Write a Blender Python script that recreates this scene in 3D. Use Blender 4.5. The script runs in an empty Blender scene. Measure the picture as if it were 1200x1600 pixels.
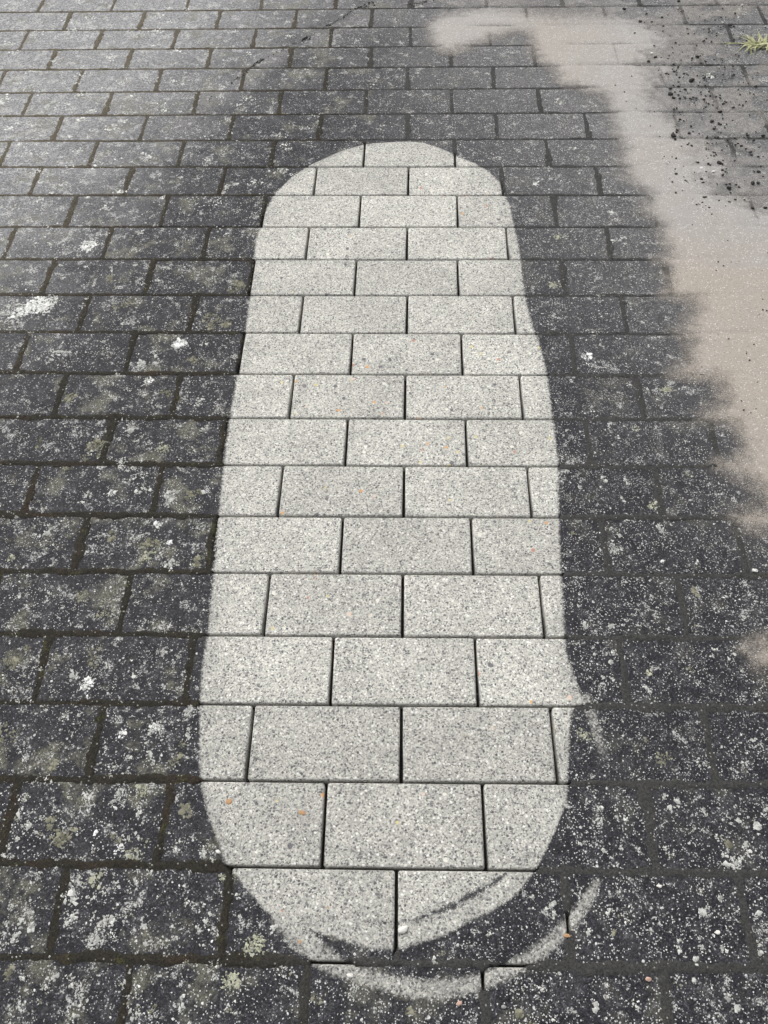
import bpy, math, random
import numpy as np
from mathutils import Matrix, Vector

random.seed(7); rng = np.random.default_rng(7)
scene = bpy.context.scene
COL = scene.collection

# ------------------------------------------------------------------ camera
F, PITCH, ROLL, YAW, CX, CY, CH = (1285.4650880769443, 0.9803230981335761, -0.03892997687558927,
                                   0.05597373280906156, 0.009348119190148515, -0.10122177420857004, 1.1310661332555714)
L, W = 0.213, 0.1075          # pitch of the pavers along a row, and from row to row
fw0 = np.array([-math.sin(YAW), math.cos(YAW), 0]); rt0 = np.array([math.cos(YAW), math.sin(YAW), 0]); up0 = np.array([0, 0, 1.])
fw = fw0*math.cos(PITCH) - up0*math.sin(PITCH)
upp = up0*math.cos(PITCH) + fw0*math.sin(PITCH)
rt = rt0*math.cos(ROLL) + upp*math.sin(ROLL)
up = upp*math.cos(ROLL) - rt0*math.sin(ROLL)

def gp(x, y):
    """photo pixel -> point on the ground plane"""
    d = fw + rt*(x-600)/F + up*(800-y)/F
    t = -CH/d[2]
    return CX + d[0]*t, CY + d[1]*t

def gpx(pts):
    return np.array([gp(*p) for p in pts])

cam = bpy.data.cameras.new('camera'); camo = bpy.data.objects.new('camera', cam); COL.objects.link(camo)
cam.sensor_fit = 'VERTICAL'; cam.sensor_height = 36; cam.sensor_width = 27; cam.lens = 36*F/1600
cam.clip_start = 0.05; cam.clip_end = 500
M = Matrix(((rt[0], up[0], -fw[0], CX), (rt[1], up[1], -fw[1], CY), (rt[2], up[2], -fw[2], CH), (0, 0, 0, 1)))
camo.matrix_world = M
scene.camera = camo

# ------------------------------------------------------------------ sky, sun, exposure (overcast)
SUN_EL, SUN_AZ = math.radians(52), math.radians(-35)      # azimuth measured from +Y towards +X
world = bpy.data.worlds.new('World'); scene.world = world; world.use_nodes = True
wn = world.node_tree.nodes; wl = world.node_tree.links; wn.clear()
sky = wn.new('ShaderNodeTexSky'); sky.sky_type = 'NISHITA'; sky.sun_disc = False
sky.sun_elevation = SUN_EL; sky.sun_rotation = SUN_AZ; sky.dust_density = 4; sky.air_density = 1.0; sky.ozone_density = 1.0
hs = wn.new('ShaderNodeHueSaturation'); hs.inputs['Saturation'].default_value = 0.14
bg = wn.new('ShaderNodeBackground'); bg.inputs['Strength'].default_value = 0.13
wo = wn.new('ShaderNodeOutputWorld')
wl.new(sky.outputs[0], hs.inputs['Color']); wl.new(hs.outputs[0], bg.inputs[0]); wl.new(bg.outputs[0], wo.inputs[0])
sun = bpy.data.lights.new('sun', 'SUN'); sun.energy = 1.0; sun.angle = math.radians(25); sun.color = (1, .975, .94)
suno = bpy.data.objects.new('sun', sun); COL.objects.link(suno)
sd = Vector((math.sin(SUN_AZ)*math.cos(SUN_EL), math.cos(SUN_AZ)*math.cos(SUN_EL), math.sin(SUN_EL)))
suno.rotation_euler = sd.to_track_quat('Z', 'Y').to_euler(); suno.location = (0, 0, 5)
scene.view_settings.view_transform = 'Standard'; scene.view_settings.look = 'None'
scene.view_settings.gamma = 1; scene.view_settings.use_curve_mapping = False
scene.view_settings.exposure = 0.50
scene.cycles.max_bounces = 4; scene.cycles.diffuse_bounces = 2; scene.cycles.glossy_bounces = 2; scene.cycles.transparent_max_bounces = 6

# ------------------------------------------------------------------ helpers
def vnoise(x, y, seed=0):
    x = np.asarray(x, float); y = np.asarray(y, float)
    xi = np.floor(x); yi = np.floor(y); fx = x-xi; fy = y-yi
    fx = fx*fx*(3-2*fx); fy = fy*fy*(3-2*fy)
    def h(a, b):
        v = np.sin(a*127.1+b*311.7+seed*74.7)*43758.5453
        return v-np.floor(v)
    return (h(xi, yi)*(1-fx)+h(xi+1, yi)*fx)*(1-fy) + (h(xi, yi+1)*(1-fx)+h(xi+1, yi+1)*fx)*fy

def sstep(a, b, x):
    t = np.clip((np.asarray(x, float)-a)/(b-a), 0, 1)
    return t*t*(3-2*t)

def mesh_obj(name, verts, faces, mat, parent=None, smooth=True):
    me = bpy.data.meshes.new(name)
    me.from_pydata([tuple(map(float, v)) for v in verts], [], [tuple(map(int, f)) for f in faces])
    me.materials.append(mat)
    if smooth: me.polygons.foreach_set('use_smooth', [True]*len(me.polygons))
    me.update()
    o = bpy.data.objects.new(name, me); COL.objects.link(o)
    if parent: o.parent = parent
    return o

def tag(o, label=None, cat=None, group=None, kind=None):
    if label: o['label'] = label
    if cat: o['category'] = cat
    if group: o['group'] = group
    if kind: o['kind'] = kind
    return o

class NT:
    def __init__(s, name):
        s.mat = bpy.data.materials.new(name); s.mat.use_nodes = True
        s.t = s.mat.node_tree; s.t.nodes.clear()
    def n(s, typ, ins=None, **kw):
        nd = s.t.nodes.new(typ)
        for k, v in kw.items(): setattr(nd, k, v)
        for k, v in (ins or {}).items(): s.put(nd.inputs[k], v)
        return nd
    def put(s, sock, v):
        if isinstance(v, bpy.types.NodeSocket): s.t.links.new(v, sock)
        elif isinstance(v, (tuple, list)) and sock.type == 'RGBA' and len(v) == 3: sock.default_value = (*v, 1)
        else: sock.default_value = v
    def m(s, op, a, b=0.0, c=0.0, clamp=False):
        nd = s.n('ShaderNodeMath', operation=op, use_clamp=clamp)
        s.put(nd.inputs[0], a); s.put(nd.inputs[1], b); s.put(nd.inputs[2], c)
        return nd.outputs[0]
    def ss(s, x, a, b, lo=0., hi=1.):
        nd = s.n('ShaderNodeMapRange', interpolation_type='SMOOTHSTEP')
        for i, v in enumerate((x, a, b, lo, hi)): s.put(nd.inputs[i], v)
        return nd.outputs[0]
    def lin(s, x, a, b, lo=0., hi=1.):
        nd = s.n('ShaderNodeMapRange')
        for i, v in enumerate((x, a, b, lo, hi)): s.put(nd.inputs[i], v)
        return nd.outputs[0]
    def mix(s, f, a, b, blend='MIX'):
        nd = s.n('ShaderNodeMix', data_type='RGBA', blend_type=blend)
        s.put(nd.inputs[0], f); s.put(nd.inputs[6], a); s.put(nd.inputs[7], b)
        return nd.outputs[2]
    def noise(s, vec, scale, detail=2., rough=.5, dist=0.):
        nd = s.n('ShaderNodeTexNoise', {'Vector': vec, 'Scale': scale, 'Detail': detail, 'Roughness': rough, 'Distortion': dist})
        return nd.outputs[0]
    def vor(s, vec, scale, feature='F1'):
        nd = s.n('ShaderNodeTexVoronoi', {'Vector': vec, 'Scale': scale}, feature=feature)
        return nd
    def ramp(s, x, stops, interp='LINEAR'):
        nd = s.n('ShaderNodeValToRGB', {0: x}); cr = nd.color_ramp; cr.interpolation = interp
        while len(cr.elements) < len(stops): cr.elements.new(.5)
        for e, (p, c) in zip(cr.elements, stops):
            e.position = p; e.color = (*c, 1) if isinstance(c, (tuple, list)) else (c, c, c, 1)
        return nd.outputs[0]
    def curve(s, x, xs, ys):
        """piecewise linear y(x) in metres"""
        xs = np.array(xs, float); ys = np.array(ys, float)
        o = np.argsort(xs, kind='stable'); xs, ys = xs[o], ys[o]
        x0, x1, y0, y1 = xs[0], xs[-1], ys.min(), ys.max()
        if y1-y0 < 1e-6: y1 = y0+1e-6
        t = s.lin(x, x0, x1)
        nd = s.n('ShaderNodeFloatCurve', {'Value': t}); cu = nd.mapping.curves[0]
        pts = [((a-x0)/(x1-x0), (b-y0)/(y1-y0)) for a, b in zip(xs, ys)]
        cu.points[0].location = pts[0]; cu.points[1].location = pts[-1]
        for p in pts[1:-1]: cu.points.new(*p)
        for p in cu.points: p.handle_type = 'VECTOR'
        nd.mapping.update()
        return s.m('MULTIPLY_ADD', nd.outputs[0], y1-y0, y0)
    def rnd(s, col, k=0):
        sp = s.n('ShaderNodeSeparateColor', {0: col}); return sp.outputs[k]
    def out(s, color, rough=.8, spec=.5, bump=None, bdist=.001, bstr=1., alpha=None):
        b = s.n('ShaderNodeBsdfPrincipled')
        s.put(b.inputs['Base Color'], color); s.put(b.inputs['Roughness'], rough); s.put(b.inputs['Specular IOR Level'], spec)
        if bump is not None:
            bn = s.n('ShaderNodeBump', {'Height': bump, 'Distance': bdist, 'Strength': bstr}); s.put(b.inputs['Normal'], bn.outputs[0])
        o = s.n('ShaderNodeOutputMaterial')
        sh = b.outputs[0]
        if alpha is not None:
            tr = s.n('ShaderNodeBsdfTransparent'); mx = s.n('ShaderNodeMixShader', {0: alpha, 1: tr.outputs[0], 2: sh}); sh = mx.outputs[0]
        s.t.links.new(sh, o.inputs[0])
        return s.mat

# ------------------------------------------------------------------ the washed patch, in ground metres
LEFT = gpx([(640, 221), (600, 222), (572, 225), (552, 230), (528, 238), (480, 260), (456, 276), (428, 304), (414, 332), (407, 356), (400, 372), (397, 408),
            (391, 460), (383, 518), (372, 580), (361, 640), (350, 720), (341, 810), (334, 895), (325, 990), (317, 1030), (312, 1100), (311, 1195),
            (315, 1230), (325, 1275), (342, 1318), (352, 1352)])
RIGHT = gpx([(641, 221), (660, 223), (684, 230), (700, 237), (714, 244), (744, 256), (764, 268), (780, 284), (788, 304), (796, 320), (803, 352), (812, 392),
             (818, 448), (824, 480), (833, 512), (841, 530), (855, 585), (862, 640), (866, 670), (872, 720), (874, 830), (877, 900), (882, 985),
             (886, 1025), (895, 1050), (908, 1085), (914, 1099), (893, 1107), (890, 1150), (887, 1230), (885, 1250)])
BOT = gpx([(340, 1335), (357, 1354), (366, 1364), (393, 1398), (417, 1424), (444, 1447), (470, 1452), (492, 1456), (528, 1467), (558, 1477), (585, 1483),
           (630, 1483), (645, 1476), (670, 1470), (700, 1459), (730, 1441), (772, 1422), (808, 1397), (832, 1366), (847, 1341), (865, 1305), (882, 1262)])
RC = np.array(gp(655, 1300))
RING = gpx([(425, 1418), (440, 1436), (460, 1455), (490, 1482), (512, 1502), (560, 1522), (600, 1534), (640, 1543), (680, 1545), (730, 1539), (770, 1527), (805, 1510), (840, 1488), (875, 1458),
            (900, 1430), (920, 1400), (936, 1372)]) - RC
RTH = np.arctan2(RING[:, 1], RING[:, 0]); RR = np.hypot(RING[:, 0], RING[:, 1])
RWID = np.array([.5, 13, 15, 14.5, 12, 9, 9.5, 10, 10, 9.5, 9, 7.5, 8, 8.5, 7.5, 6.5, 2])*.85e-3
ARC1 = gpx([(545, 1436), (570, 1439), (595, 1441), (622, 1441), (651, 1436), (679, 1426), (718, 1410), (754, 1389), (781, 1373), (795, 1362)])
ARC1W = np.array([-3, 1, 2, 0, 3.2, 4.2, 5, 5, 4, -2])*1e-3
ARC2 = gpx([(495, 1320), (512, 1323), (549, 1329), (576, 1336), (615, 1339), (650, 1338), (700, 1345), (770, 1349), (800, 1347), (832, 1334), (845, 1326)])
ARC2W = np.array([-4, 1.5, 2, 1.5, .3, -2, -3, 0, 3, 3, -4])*1e-3
STA, STB = np.array(gp(912, 1080)), np.array(gp(950, 1200))

def interp(x, P, Q):
    o = np.argsort(P, kind='stable'); return np.interp(x, P[o], Q[o])

def washed(x, y):
    """signed metres inside the washed area (positive = washed), for the joint filling"""
    x = np.asarray(x, float); y = np.asarray(y, float)
    d = np.minimum(x-interp(y, LEFT[:, 1], LEFT[:, 0]), interp(y, RIGHT[:, 1], RIGHT[:, 0])-x)
    d = np.minimum(d, y-interp(x, BOT[:, 0], BOT[:, 1]))
    d = np.minimum(d, LEFT[0, 1]-y)
    th = np.arctan2(y-RC[1], x-RC[0]); r = np.hypot(x-RC[0], y-RC[1])
    ring = interp(th, RTH, RWID)-np.abs(r-interp(th, RTH, RR))
    ring = np.where((th > RTH.min()) & (th < RTH.max()), ring, -1)
    return np.maximum(d, ring)

# ------------------------------------------------------------------ material: washed / weathered exposed-aggregate paver
def paver_material():
    s = NT('exposed_aggregate_concrete')
    geo = s.n('ShaderNodeNewGeometry'); P = geo.outputs['Position']
    sp = s.n('ShaderNodeSeparateXYZ', {0: P}); X, Y = sp.outputs[0], sp.outputs[1]
    oi = s.n('ShaderNodeObjectInfo'); R = oi.outputs['Random']
    offs = s.n('ShaderNodeCombineXYZ', {0: 0., 1: 0., 2: s.m('MULTIPLY', R, 37.)}).outputs[0]
    Q = s.n('ShaderNodeVectorMath', {0: P, 1: offs}, operation='ADD').outputs[0]
    cl = s.noise(Q, 30, 3, .68); n9 = s.noise(P, 9, 4, .6)
    # --- washed mask
    wob = s.m('MULTIPLY', s.m('SUBTRACT', s.noise(P, 170, 4, .8), .5), .012)
    wb = s.m('MULTIPLY', wob, 1.25)
    dl = s.m('SUBTRACT', X, s.curve(Y, LEFT[:, 1], LEFT[:, 0]))
    dr = s.m('SUBTRACT', s.curve(Y, RIGHT[:, 1], RIGHT[:, 0]), X)
    db = s.m('SUBTRACT', Y, s.curve(X, BOT[:, 0], BOT[:, 1]))
    dt = s.m('SUBTRACT', float(LEFT[0, 1]), Y)
    d = s.m('MINIMUM', s.m('MINIMUM', dl, dr), s.m('MINIMUM', db, dt))
    rx = s.m('SUBTRACT', X, float(RC[0])); ry = s.m('SUBTRACT', Y, float(RC[1]))
    th = s.m('ARCTAN2', ry, rx); rr = s.m('SQRT', s.m('ADD', s.m('MULTIPLY', rx, rx), s.m('MULTIPLY', ry, ry)))
    ring = s.m('SUBTRACT', s.curve(th, RTH, RWID), s.m('ABSOLUTE', s.m('SUBTRACT', rr, s.curve(th, RTH, RR))))
    ok = s.m('MULTIPLY', s.m('GREATER_THAN', th, float(RTH.min())), s.m('LESS_THAN', th, float(RTH.max())))
    ring = s.m('ADD', ring, s.m('MULTIPLY', s.m('SUBTRACT', ok, 1.), 1.))
    mask = s.ss(s.m('ADD', d, wb), -.0025, .0035)
    mring = s.m('MULTIPLY', s.ss(s.m('ADD', ring, s.m('MULTIPLY', wb, 1.8)), -.005, .004), s.lin(cl, .35, .65, .8, 1.))
    # streak of spray to the right
    ab = STB-STA; ln = float(np.hypot(*ab)); ux, uy = ab/ln
    sx = s.m('SUBTRACT', X, float(STA[0])); sy = s.m('SUBTRACT', Y, float(STA[1]))
    ta = s.m('ADD', s.m('MULTIPLY', sx, ux), s.m('MULTIPLY', sy, uy))
    tn = s.m('ABSOLUTE', s.m('SUBTRACT', s.m('MULTIPLY', sx, -uy), s.m('MULTIPLY', sy, -ux)))
    st = s.m('MULTIPLY', s.ss(ta, 0., .01), s.ss(ta, ln, ln*.55))
    st = s.m('MULTIPLY', st, s.ss(s.m('ADD', tn, s.m('MULTIPLY', wb, 2.)), .010, .003))
    st = s.m('MULTIPLY', st, s.lin(s.noise(P, 260, 2), .4, .6, .2, .95))
    # missed arcs
    def arc(A, Wd, k):
        dd = s.m('SUBTRACT', s.curve(X, A[:, 0], Wd), s.m('ABSOLUTE', s.m('SUBTRACT', Y, s.curve(X, A[:, 0], A[:, 1]))))
        inr = s.m('MULTIPLY', s.m('GREATER_THAN', X, float(A[:, 0].min())), s.m('LESS_THAN', X, float(A[:, 0].max())))
        return s.m('MULTIPLY', s.m('MULTIPLY', s.ss(s.m('ADD', dd, s.m('MULTIPLY', wb, 1.4)), -.003, .005), k), inr)
    arcs = s.m('MAXIMUM', arc(ARC1, ARC1W, .95), arc(ARC2, ARC2W, .5))
    mask = s.m('MULTIPLY', mask, s.m('SUBTRACT', 1., arcs))
    clean = s.m('MAXIMUM', s.m('MAXIMUM', mask, mring), st)

    clean = s.m('MULTIPLY', clean, s.lin(s.m('ADD', s.m('MAXIMUM', d, -.01), s.m('MULTIPLY', s.m('SUBTRACT', cl, .5), .06)), -.02, .035, .80, 1.))
    # --- washed concrete: light matrix with fine black and white grains and a few coloured pebbles
    dj = s.n('ShaderNodeTexNoise', {'Vector': Q, 'Scale': 350., 'Detail': 1.})
    Qd = s.n('ShaderNodeVectorMath', {0: Q, 1: s.n('ShaderNodeVectorMath', {0: dj.outputs[1], 1: (.002, .002, .002)}, operation='MULTIPLY').outputs[0]}, operation='ADD').outputs[0]
    v1 = s.vor(Qd, 560.); v2 = s.vor(Qd, 235.); v3 = s.vor(Qd, 62.)
    r1 = s.rnd(v1.outputs['Color'])
    g1 = s.ramp(r1, [(0, (.15, .15, .148)), (.09, (.29, .287, .276)), (.26, (.42, .416, .396)), (.56, (.515, .51, .48)), (.84, (.66, .652, .612))], 'CONSTANT')
    mott_shade = s.m('MULTIPLY', s.lin(s.m('MULTIPLY_ADD', n9, .8, s.m('MULTIPLY', cl, .6)), .5, .9, .84, 1.10), s.lin(Y, 0., .75, .87, 1.0))  # mottling, and a view-angle brightness falloff towards the near end painted into the colour
    g1 = s.mix(1., g1, s.n('ShaderNodeCombineColor', {0: mott_shade, 1: s.m('MULTIPLY', mott_shade, .993), 2: s.m('MULTIPLY', mott_shade, .955)}).outputs[0], 'MULTIPLY')
    sel2 = s.rnd(v2.outputs['Color'], 1)
    ing2 = s.ss(v2.outputs['Distance'], .44, .36)
    dark2 = s.m('MULTIPLY', s.m('LESS_THAN', sel2, s.lin(Y, .0, 1.0, .17, .13)), ing2)
    lite2 = s.m('MULTIPLY', s.m('GREATER_THAN', sel2, .90), ing2)
    cc = s.mix(s.m('MULTIPLY', dark2, .9), g1, s.mix(s.rnd(v2.outputs['Color'], 0), (.05, .05, .058), (.17, .17, .175)))
    cc = s.mix(s.m('MULTIPLY', lite2, .8), cc, (.76, .75, .71))
    sel3 = s.rnd(v3.outputs['Color'], 2); ing3 = s.ss(s.m('MULTIPLY_ADD', s.m('SUBTRACT', dj.outputs[0], .5), .22, s.m('MULTIPLY_ADD', s.rnd(v3.outputs['Color'], 1), .12, v3.outputs['Distance'])), .27, .23)
    peb = s.m('MULTIPLY', s.m('LESS_THAN', sel3, .15), ing3)
    pcol = s.ramp(s.rnd(v3.outputs['Color'], 0), [(0, (.10, .10, .115)), (.32, (.16, .15, .15)), (.48, (.62, .33, .12)), (.58, (.72, .70, .62)), (.74, (.60, .52, .24)), (.85, (.45, .22, .15)), (.93, (.66, .50, .40))], 'CONSTANT')
    cc = s.mix(s.m('MULTIPLY', peb, .85), cc, pcol)
    bright = s.lin(R, 0, 1, .92, 1.09)
    cc = s.mix(1., cc, s.n('ShaderNodeCombineColor', {0: bright, 1: bright, 2: bright}).outputs[0], 'MULTIPLY')

    # --- weathered: black algae film, white grains poking through, lichen
    base = s.ramp(s.noise(Q, 48, 4, .75), [(.3, (.017, .017, .0205)), (.5, (.027, .027, .0315)), (.75, (.062, .062, .066))])
    grain = s.ramp(r1, [(0, .6), (.3, .9), (.6, 1.2), (.88, 2.2)], 'CONSTANT')
    base = s.mix(1., base, grain, 'MULTIPLY')
    # dried-out film, paler, away from the wet splash zone
    A, B = np.array(gp(-60, 560)), np.array(gp(500, 30)); nn = np.array([-(B-A)[1], (B-A)[0]]); nn = nn/np.hypot(*nn)
    ds = s.m('ADD', s.m('MULTIPLY', s.m('SUBTRACT', X, float(A[0])), float(nn[0])), s.m('MULTIPLY', s.m('SUBTRACT', Y, float(A[1])), float(nn[1])))
    dry = s.ss(s.m('ADD', ds, s.m('MULTIPLY', s.m('SUBTRACT', n9, .5), .5)), -.22, .42)
    C1, C2 = np.array(gp(985, 330)), np.array(gp(640, 20)); n2 = np.array([(C2-C1)[1], -(C2-C1)[0]]); n2 = n2/np.hypot(*n2)
    ds2 = s.m('ADD', s.m('MULTIPLY', s.m('SUBTRACT', X, float(C1[0])), float(n2[0])), s.m('MULTIPLY', s.m('SUBTRACT', Y, float(C1[1])), float(n2[1])))
    dust = s.ss(s.m('ADD', ds2, s.m('MULTIPLY', s.m('SUBTRACT', n9, .5), .3)), -.55, .3)
    dry2 = s.m('MULTIPLY', dust, .62)
    # pale dried slurry along the tide line
    def cap(a, b):
        a, b = np.array(gp(*a)), np.array(gp(*b)); ab = b-a; ln = float(np.hypot(*ab)); ux, uy = ab/ln
        px_ = s.m('SUBTRACT', X, float(a[0])); py_ = s.m('SUBTRACT', Y, float(a[1]))
        t = s.m('MINIMUM', s.m('MAXIMUM', s.m('ADD', s.m('MULTIPLY', px_, ux), s.m('MULTIPLY', py_, uy)), 0.), ln)
        qx = s.m('SUBTRACT', px_, s.m('MULTIPLY', t, ux)); qy = s.m('SUBTRACT', py_, s.m('MULTIPLY', t, uy))
        return s.m('SQRT', s.m('ADD', s.m('MULTIPLY', qx, qx), s.m('MULTIPLY', qy, qy)))
    dc = s.m('MINIMUM', cap((575, 22), (500, 58)), s.m('MINIMUM', cap((445, 80), (380, 125)), cap((340, 150), (285, 195))))
    hz = s.noise(P, 30, 3, .7)
    slur = s.ss(s.m('ADD', dc, s.m('MULTIPLY', s.m('SUBTRACT', hz, .5), .10)), .055, .0)
    fine = s.noise(Q, 210, 3, .8)
    dcol = s.mix(s.ss(fine, .3, .7), (.11, .11, .116), (.46, .46, .46))
    base = s.mix(s.m('MULTIPLY', dry, .78), base, dcol)
    base = s.mix(dry2, base, s.mix(s.ss(fine, .3, .7), (.075, .075, .078), (.29, .285, .28)))
    base = s.mix(s.m('MULTIPLY', slur, s.lin(fine, .35, .65, .05, .55)), base, (.26, .25, .24))
    # white grains showing through
    rightish = s.ss(X, -.25, .2)
    vs = s.vor(Qd, 500.); selw = s.rnd(vs.outputs['Color'], 0)
    dens = s.m('MULTIPLY', s.lin(cl, .33, .67, .04, .36), s.m('ADD', .72, s.m('MULTIPLY', rightish, .5)))
    spk = s.m('MULTIPLY', s.m('LESS_THAN', selw, dens), s.ss(vs.outputs['Distance'], .48, .36))
    spk2 = s.m('MULTIPLY', s.m('LESS_THAN', sel2, s.lin(cl, .35, .65, .006, .05)), ing2)
    spk = s.m('MAXIMUM', s.m('MULTIPLY', spk, .85), spk2)
    spkc = s.mix(s.rnd(vs.outputs['Color'], 2), (.20, .20, .20), (.70, .70, .67))
    # olive-grey algae and pale lichen
    lsp = s.noise(Q, 420, 2, .7)
    ol = s.m('MULTIPLY', s.ss(s.noise(Q, 15, 4, .68), .53, .66), s.m('SUBTRACT', 1., s.m('MULTIPLY', rightish, .65)))
    wc = s.mix(s.m('MULTIPLY', ol, s.lin(lsp, .36, .62, .1, .85)), base, (.185, .18, .135))
    wc = s.mix(spk, wc, spkc)
    li = s.noise(Q, 40, 4, .8)
    pale = s.m('MULTIPLY', s.ss(s.m('ADD', li, s.m('MULTIPLY', dry, .05)), s.m('MULTIPLY_ADD', rightish, .025, .555), .65), s.ss(lsp, .44, .54))
    wc = s.mix(s.m('MULTIPLY', pale, .85), wc, (.52, .52, .495))
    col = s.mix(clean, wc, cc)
    # --- relief and gloss
    rel = s.m('ADD', s.m('MULTIPLY', s.m('SUBTRACT', 1., v1.outputs['Distance']), .6), s.m('MULTIPLY', lsp, 1.3))
    rough = s.m('ADD', s.m('MULTIPLY', clean, .25), s.lin(cl, .3, .7, .5, .7))
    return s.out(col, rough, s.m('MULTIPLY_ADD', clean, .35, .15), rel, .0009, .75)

def joint_material():
    s = NT('joint_moss_and_soil')
    P = s.n('ShaderNodeNewGeometry').outputs['Position']
    sp = s.n('ShaderNodeSeparateXYZ', {0: P}); X = sp.outputs[0]; Z = sp.outputs[2]
    n1 = s.noise(P, 28, 4, .65); n2 = s.ss(s.noise(P, 330, 4, .8), .32, .68); n3 = s.noise(P, 9, 3, .6)
    grey = s.mix(n2, (.028, .028, .028), (.078, .077, .072))
    brown = s.mix(n2, (.0145, .0135, .0112), (.046, .041, .030))
    rust = s.mix(n2, (.019, .0145, .0112), (.056, .042, .029))
    brown = s.mix(s.ss(n3, .50, .66), brown, rust)
    side = s.ss(s.m('ADD', X, s.m('MULTIPLY', s.m('SUBTRACT', n1, .5), .25)), -.02, -.22)
    c = s.mix(side, grey, brown)
    A, B = np.array(gp(-60, 560)), np.array(gp(500, 30)); nn = np.array([-(B-A)[1], (B-A)[0]]); nn = nn/np.hypot(*nn)
    ds = s.m('ADD', s.m('MULTIPLY', s.m('SUBTRACT', X, float(A[0])), float(nn[0])), s.m('MULTIPLY', s.m('SUBTRACT', sp.outputs[1], float(A[1])), float(nn[1])))
    c = s.mix(s.m('MULTIPLY', s.ss(ds, -.25, .45), .8), c, s.mix(n2, (.07, .06, .043), (.24, .21, .155)))
    moss = s.m('MULTIPLY', s.ss(n1, .56, .68), s.lin(side, 0, 1, .12, .75))
    c = s.mix(s.m('MULTIPLY', moss, s.ss(n2, .38, .6)), c, (.085, .085, .028))
    grit = s.vor(P, 300.)
    gs = s.m('MULTIPLY', s.m('LESS_THAN', s.rnd(grit.outputs['Color']), .06), s.ss(grit.outputs['Distance'], .42, .3))
    c = s.mix(s.m('MULTIPLY', gs, .7), c, (.38, .37, .34))
    return s.out(c, .9, .25, s.m('ADD', n2, n1), .0014, .7)

def silt_material():
    s = NT('wet_tan_silt')
    P = s.n('ShaderNodeNewGeometry').outputs['Position']
    cov = s.n('ShaderNodeAttribute', attribute_name='cover').outputs['Fac']
    gr = s.n('ShaderNodeAttribute', attribute_name='grit').outputs['Fac']
    n1 = s.noise(P, 7, 4, .6); n2 = s.noise(P, 420, 3, .75); n3 = s.noise(P, 60, 4, .7)
    c = s.mix(n1, (.335, .294, .243), (.325, .295, .266))
    k = s.m('MULTIPLY_ADD', n2, 1.3, .35)
    c = s.mix(1., c, s.n('ShaderNodeCombineColor', {0: k, 1: k, 2: k}).outputs[0], 'MULTIPLY')
    c = s.mix(s.m('MULTIPLY', s.ss(n3, .5, .75), .3), c, (.30, .27, .25))
    c = s.mix(s.m('MULTIPLY', gr, .85), c, s.mix(n2, (.24, .235, .23), (.38, .372, .365)))
    v = s.vor(P, 370.); sel = s.rnd(v.outputs['Color'])
    wd = s.m('MULTIPLY_ADD', gr, .13, s.lin(s.noise(P, 13, 3), .35, .65, .05, .17))
    ws = s.m('MULTIPLY', s.m('LESS_THAN', sel, wd), s.ss(v.outputs['Distance'], .42, .24))
    c = s.mix(s.m('MULTIPLY', ws, .85), c, (.76, .75, .72))
    bs = s.m('MULTIPLY', s.m('GREATER_THAN', sel, s.m('MULTIPLY_ADD', gr, -.05, .955)), s.ss(v.outputs['Distance'], .40, .25))
    c = s.mix(s.m('MULTIPLY', bs, .7), c, (.06, .055, .05))
    a = s.m('ADD', cov, s.m('MULTIPLY', s.m('SUBTRACT', s.noise(P, 380, 4, .85), .5), 1.25))
    a = s.m('ADD', a, s.m('MULTIPLY', s.m('SUBTRACT', n3, .5), .5))
    a = s.m('MULTIPLY', s.ss(a, .12, .88), s.ss(cov, .0, .15))
    return s.out(c, .62, .4, n2, .0006, .6, alpha=a)

def lichen_material():
    s = NT('lichen_crust')
    P = s.n('ShaderNodeNewGeometry').outputs['Position']
    t = s.n('ShaderNodeAttribute', attribute_name='tone').outputs['Color']
    k = s.m('MULTIPLY_ADD', s.noise(P, 600, 3, .7), .8, .6)
    c = s.mix(1., t, s.n('ShaderNodeCombineColor', {0: k, 1: k, 2: k}).outputs[0], 'MULTIPLY')
    return s.out(c, .9, .2, s.noise(P, 900, 2), .0006, .6)

def simple_material(name, a, b, scale, rough, spec=.4, bump=.0006):
    s = NT(name); tc = s.n('ShaderNodeTexCoord').outputs['Object']
    n = s.noise(tc, scale, 4, .65)
    return s.out(s.mix(s.ss(n, .3, .7), a, b), rough, spec, n, bump, .7)

M_PAVER = paver_material(); M_JOINT = joint_material(); M_SILT = silt_material(); M_LICHEN = lichen_material()
M_SOIL = simple_material('wet_black_soil', (.008, .007, .006), (.028, .025, .021), 500, .75)
M_WHITE = simple_material('white_quartz', (.62, .60, .55), (.80, .79, .74), 250, .5)
M_ORANGE = simple_material('orange_flint', (.36, .20, .09), (.50, .30, .16), 250, .5)
M_PINK = simple_material('pink_stone', (.45, .27, .21), (.60, .44, .36), 250, .6)
M_GREY = simple_material('grey_stone', (.20, .20, .20), (.34, .34, .33), 250, .6)
M_GRASS = simple_material('pale_grass', (.21, .24, .09), (.48, .46, .27), 60, .6)

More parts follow.
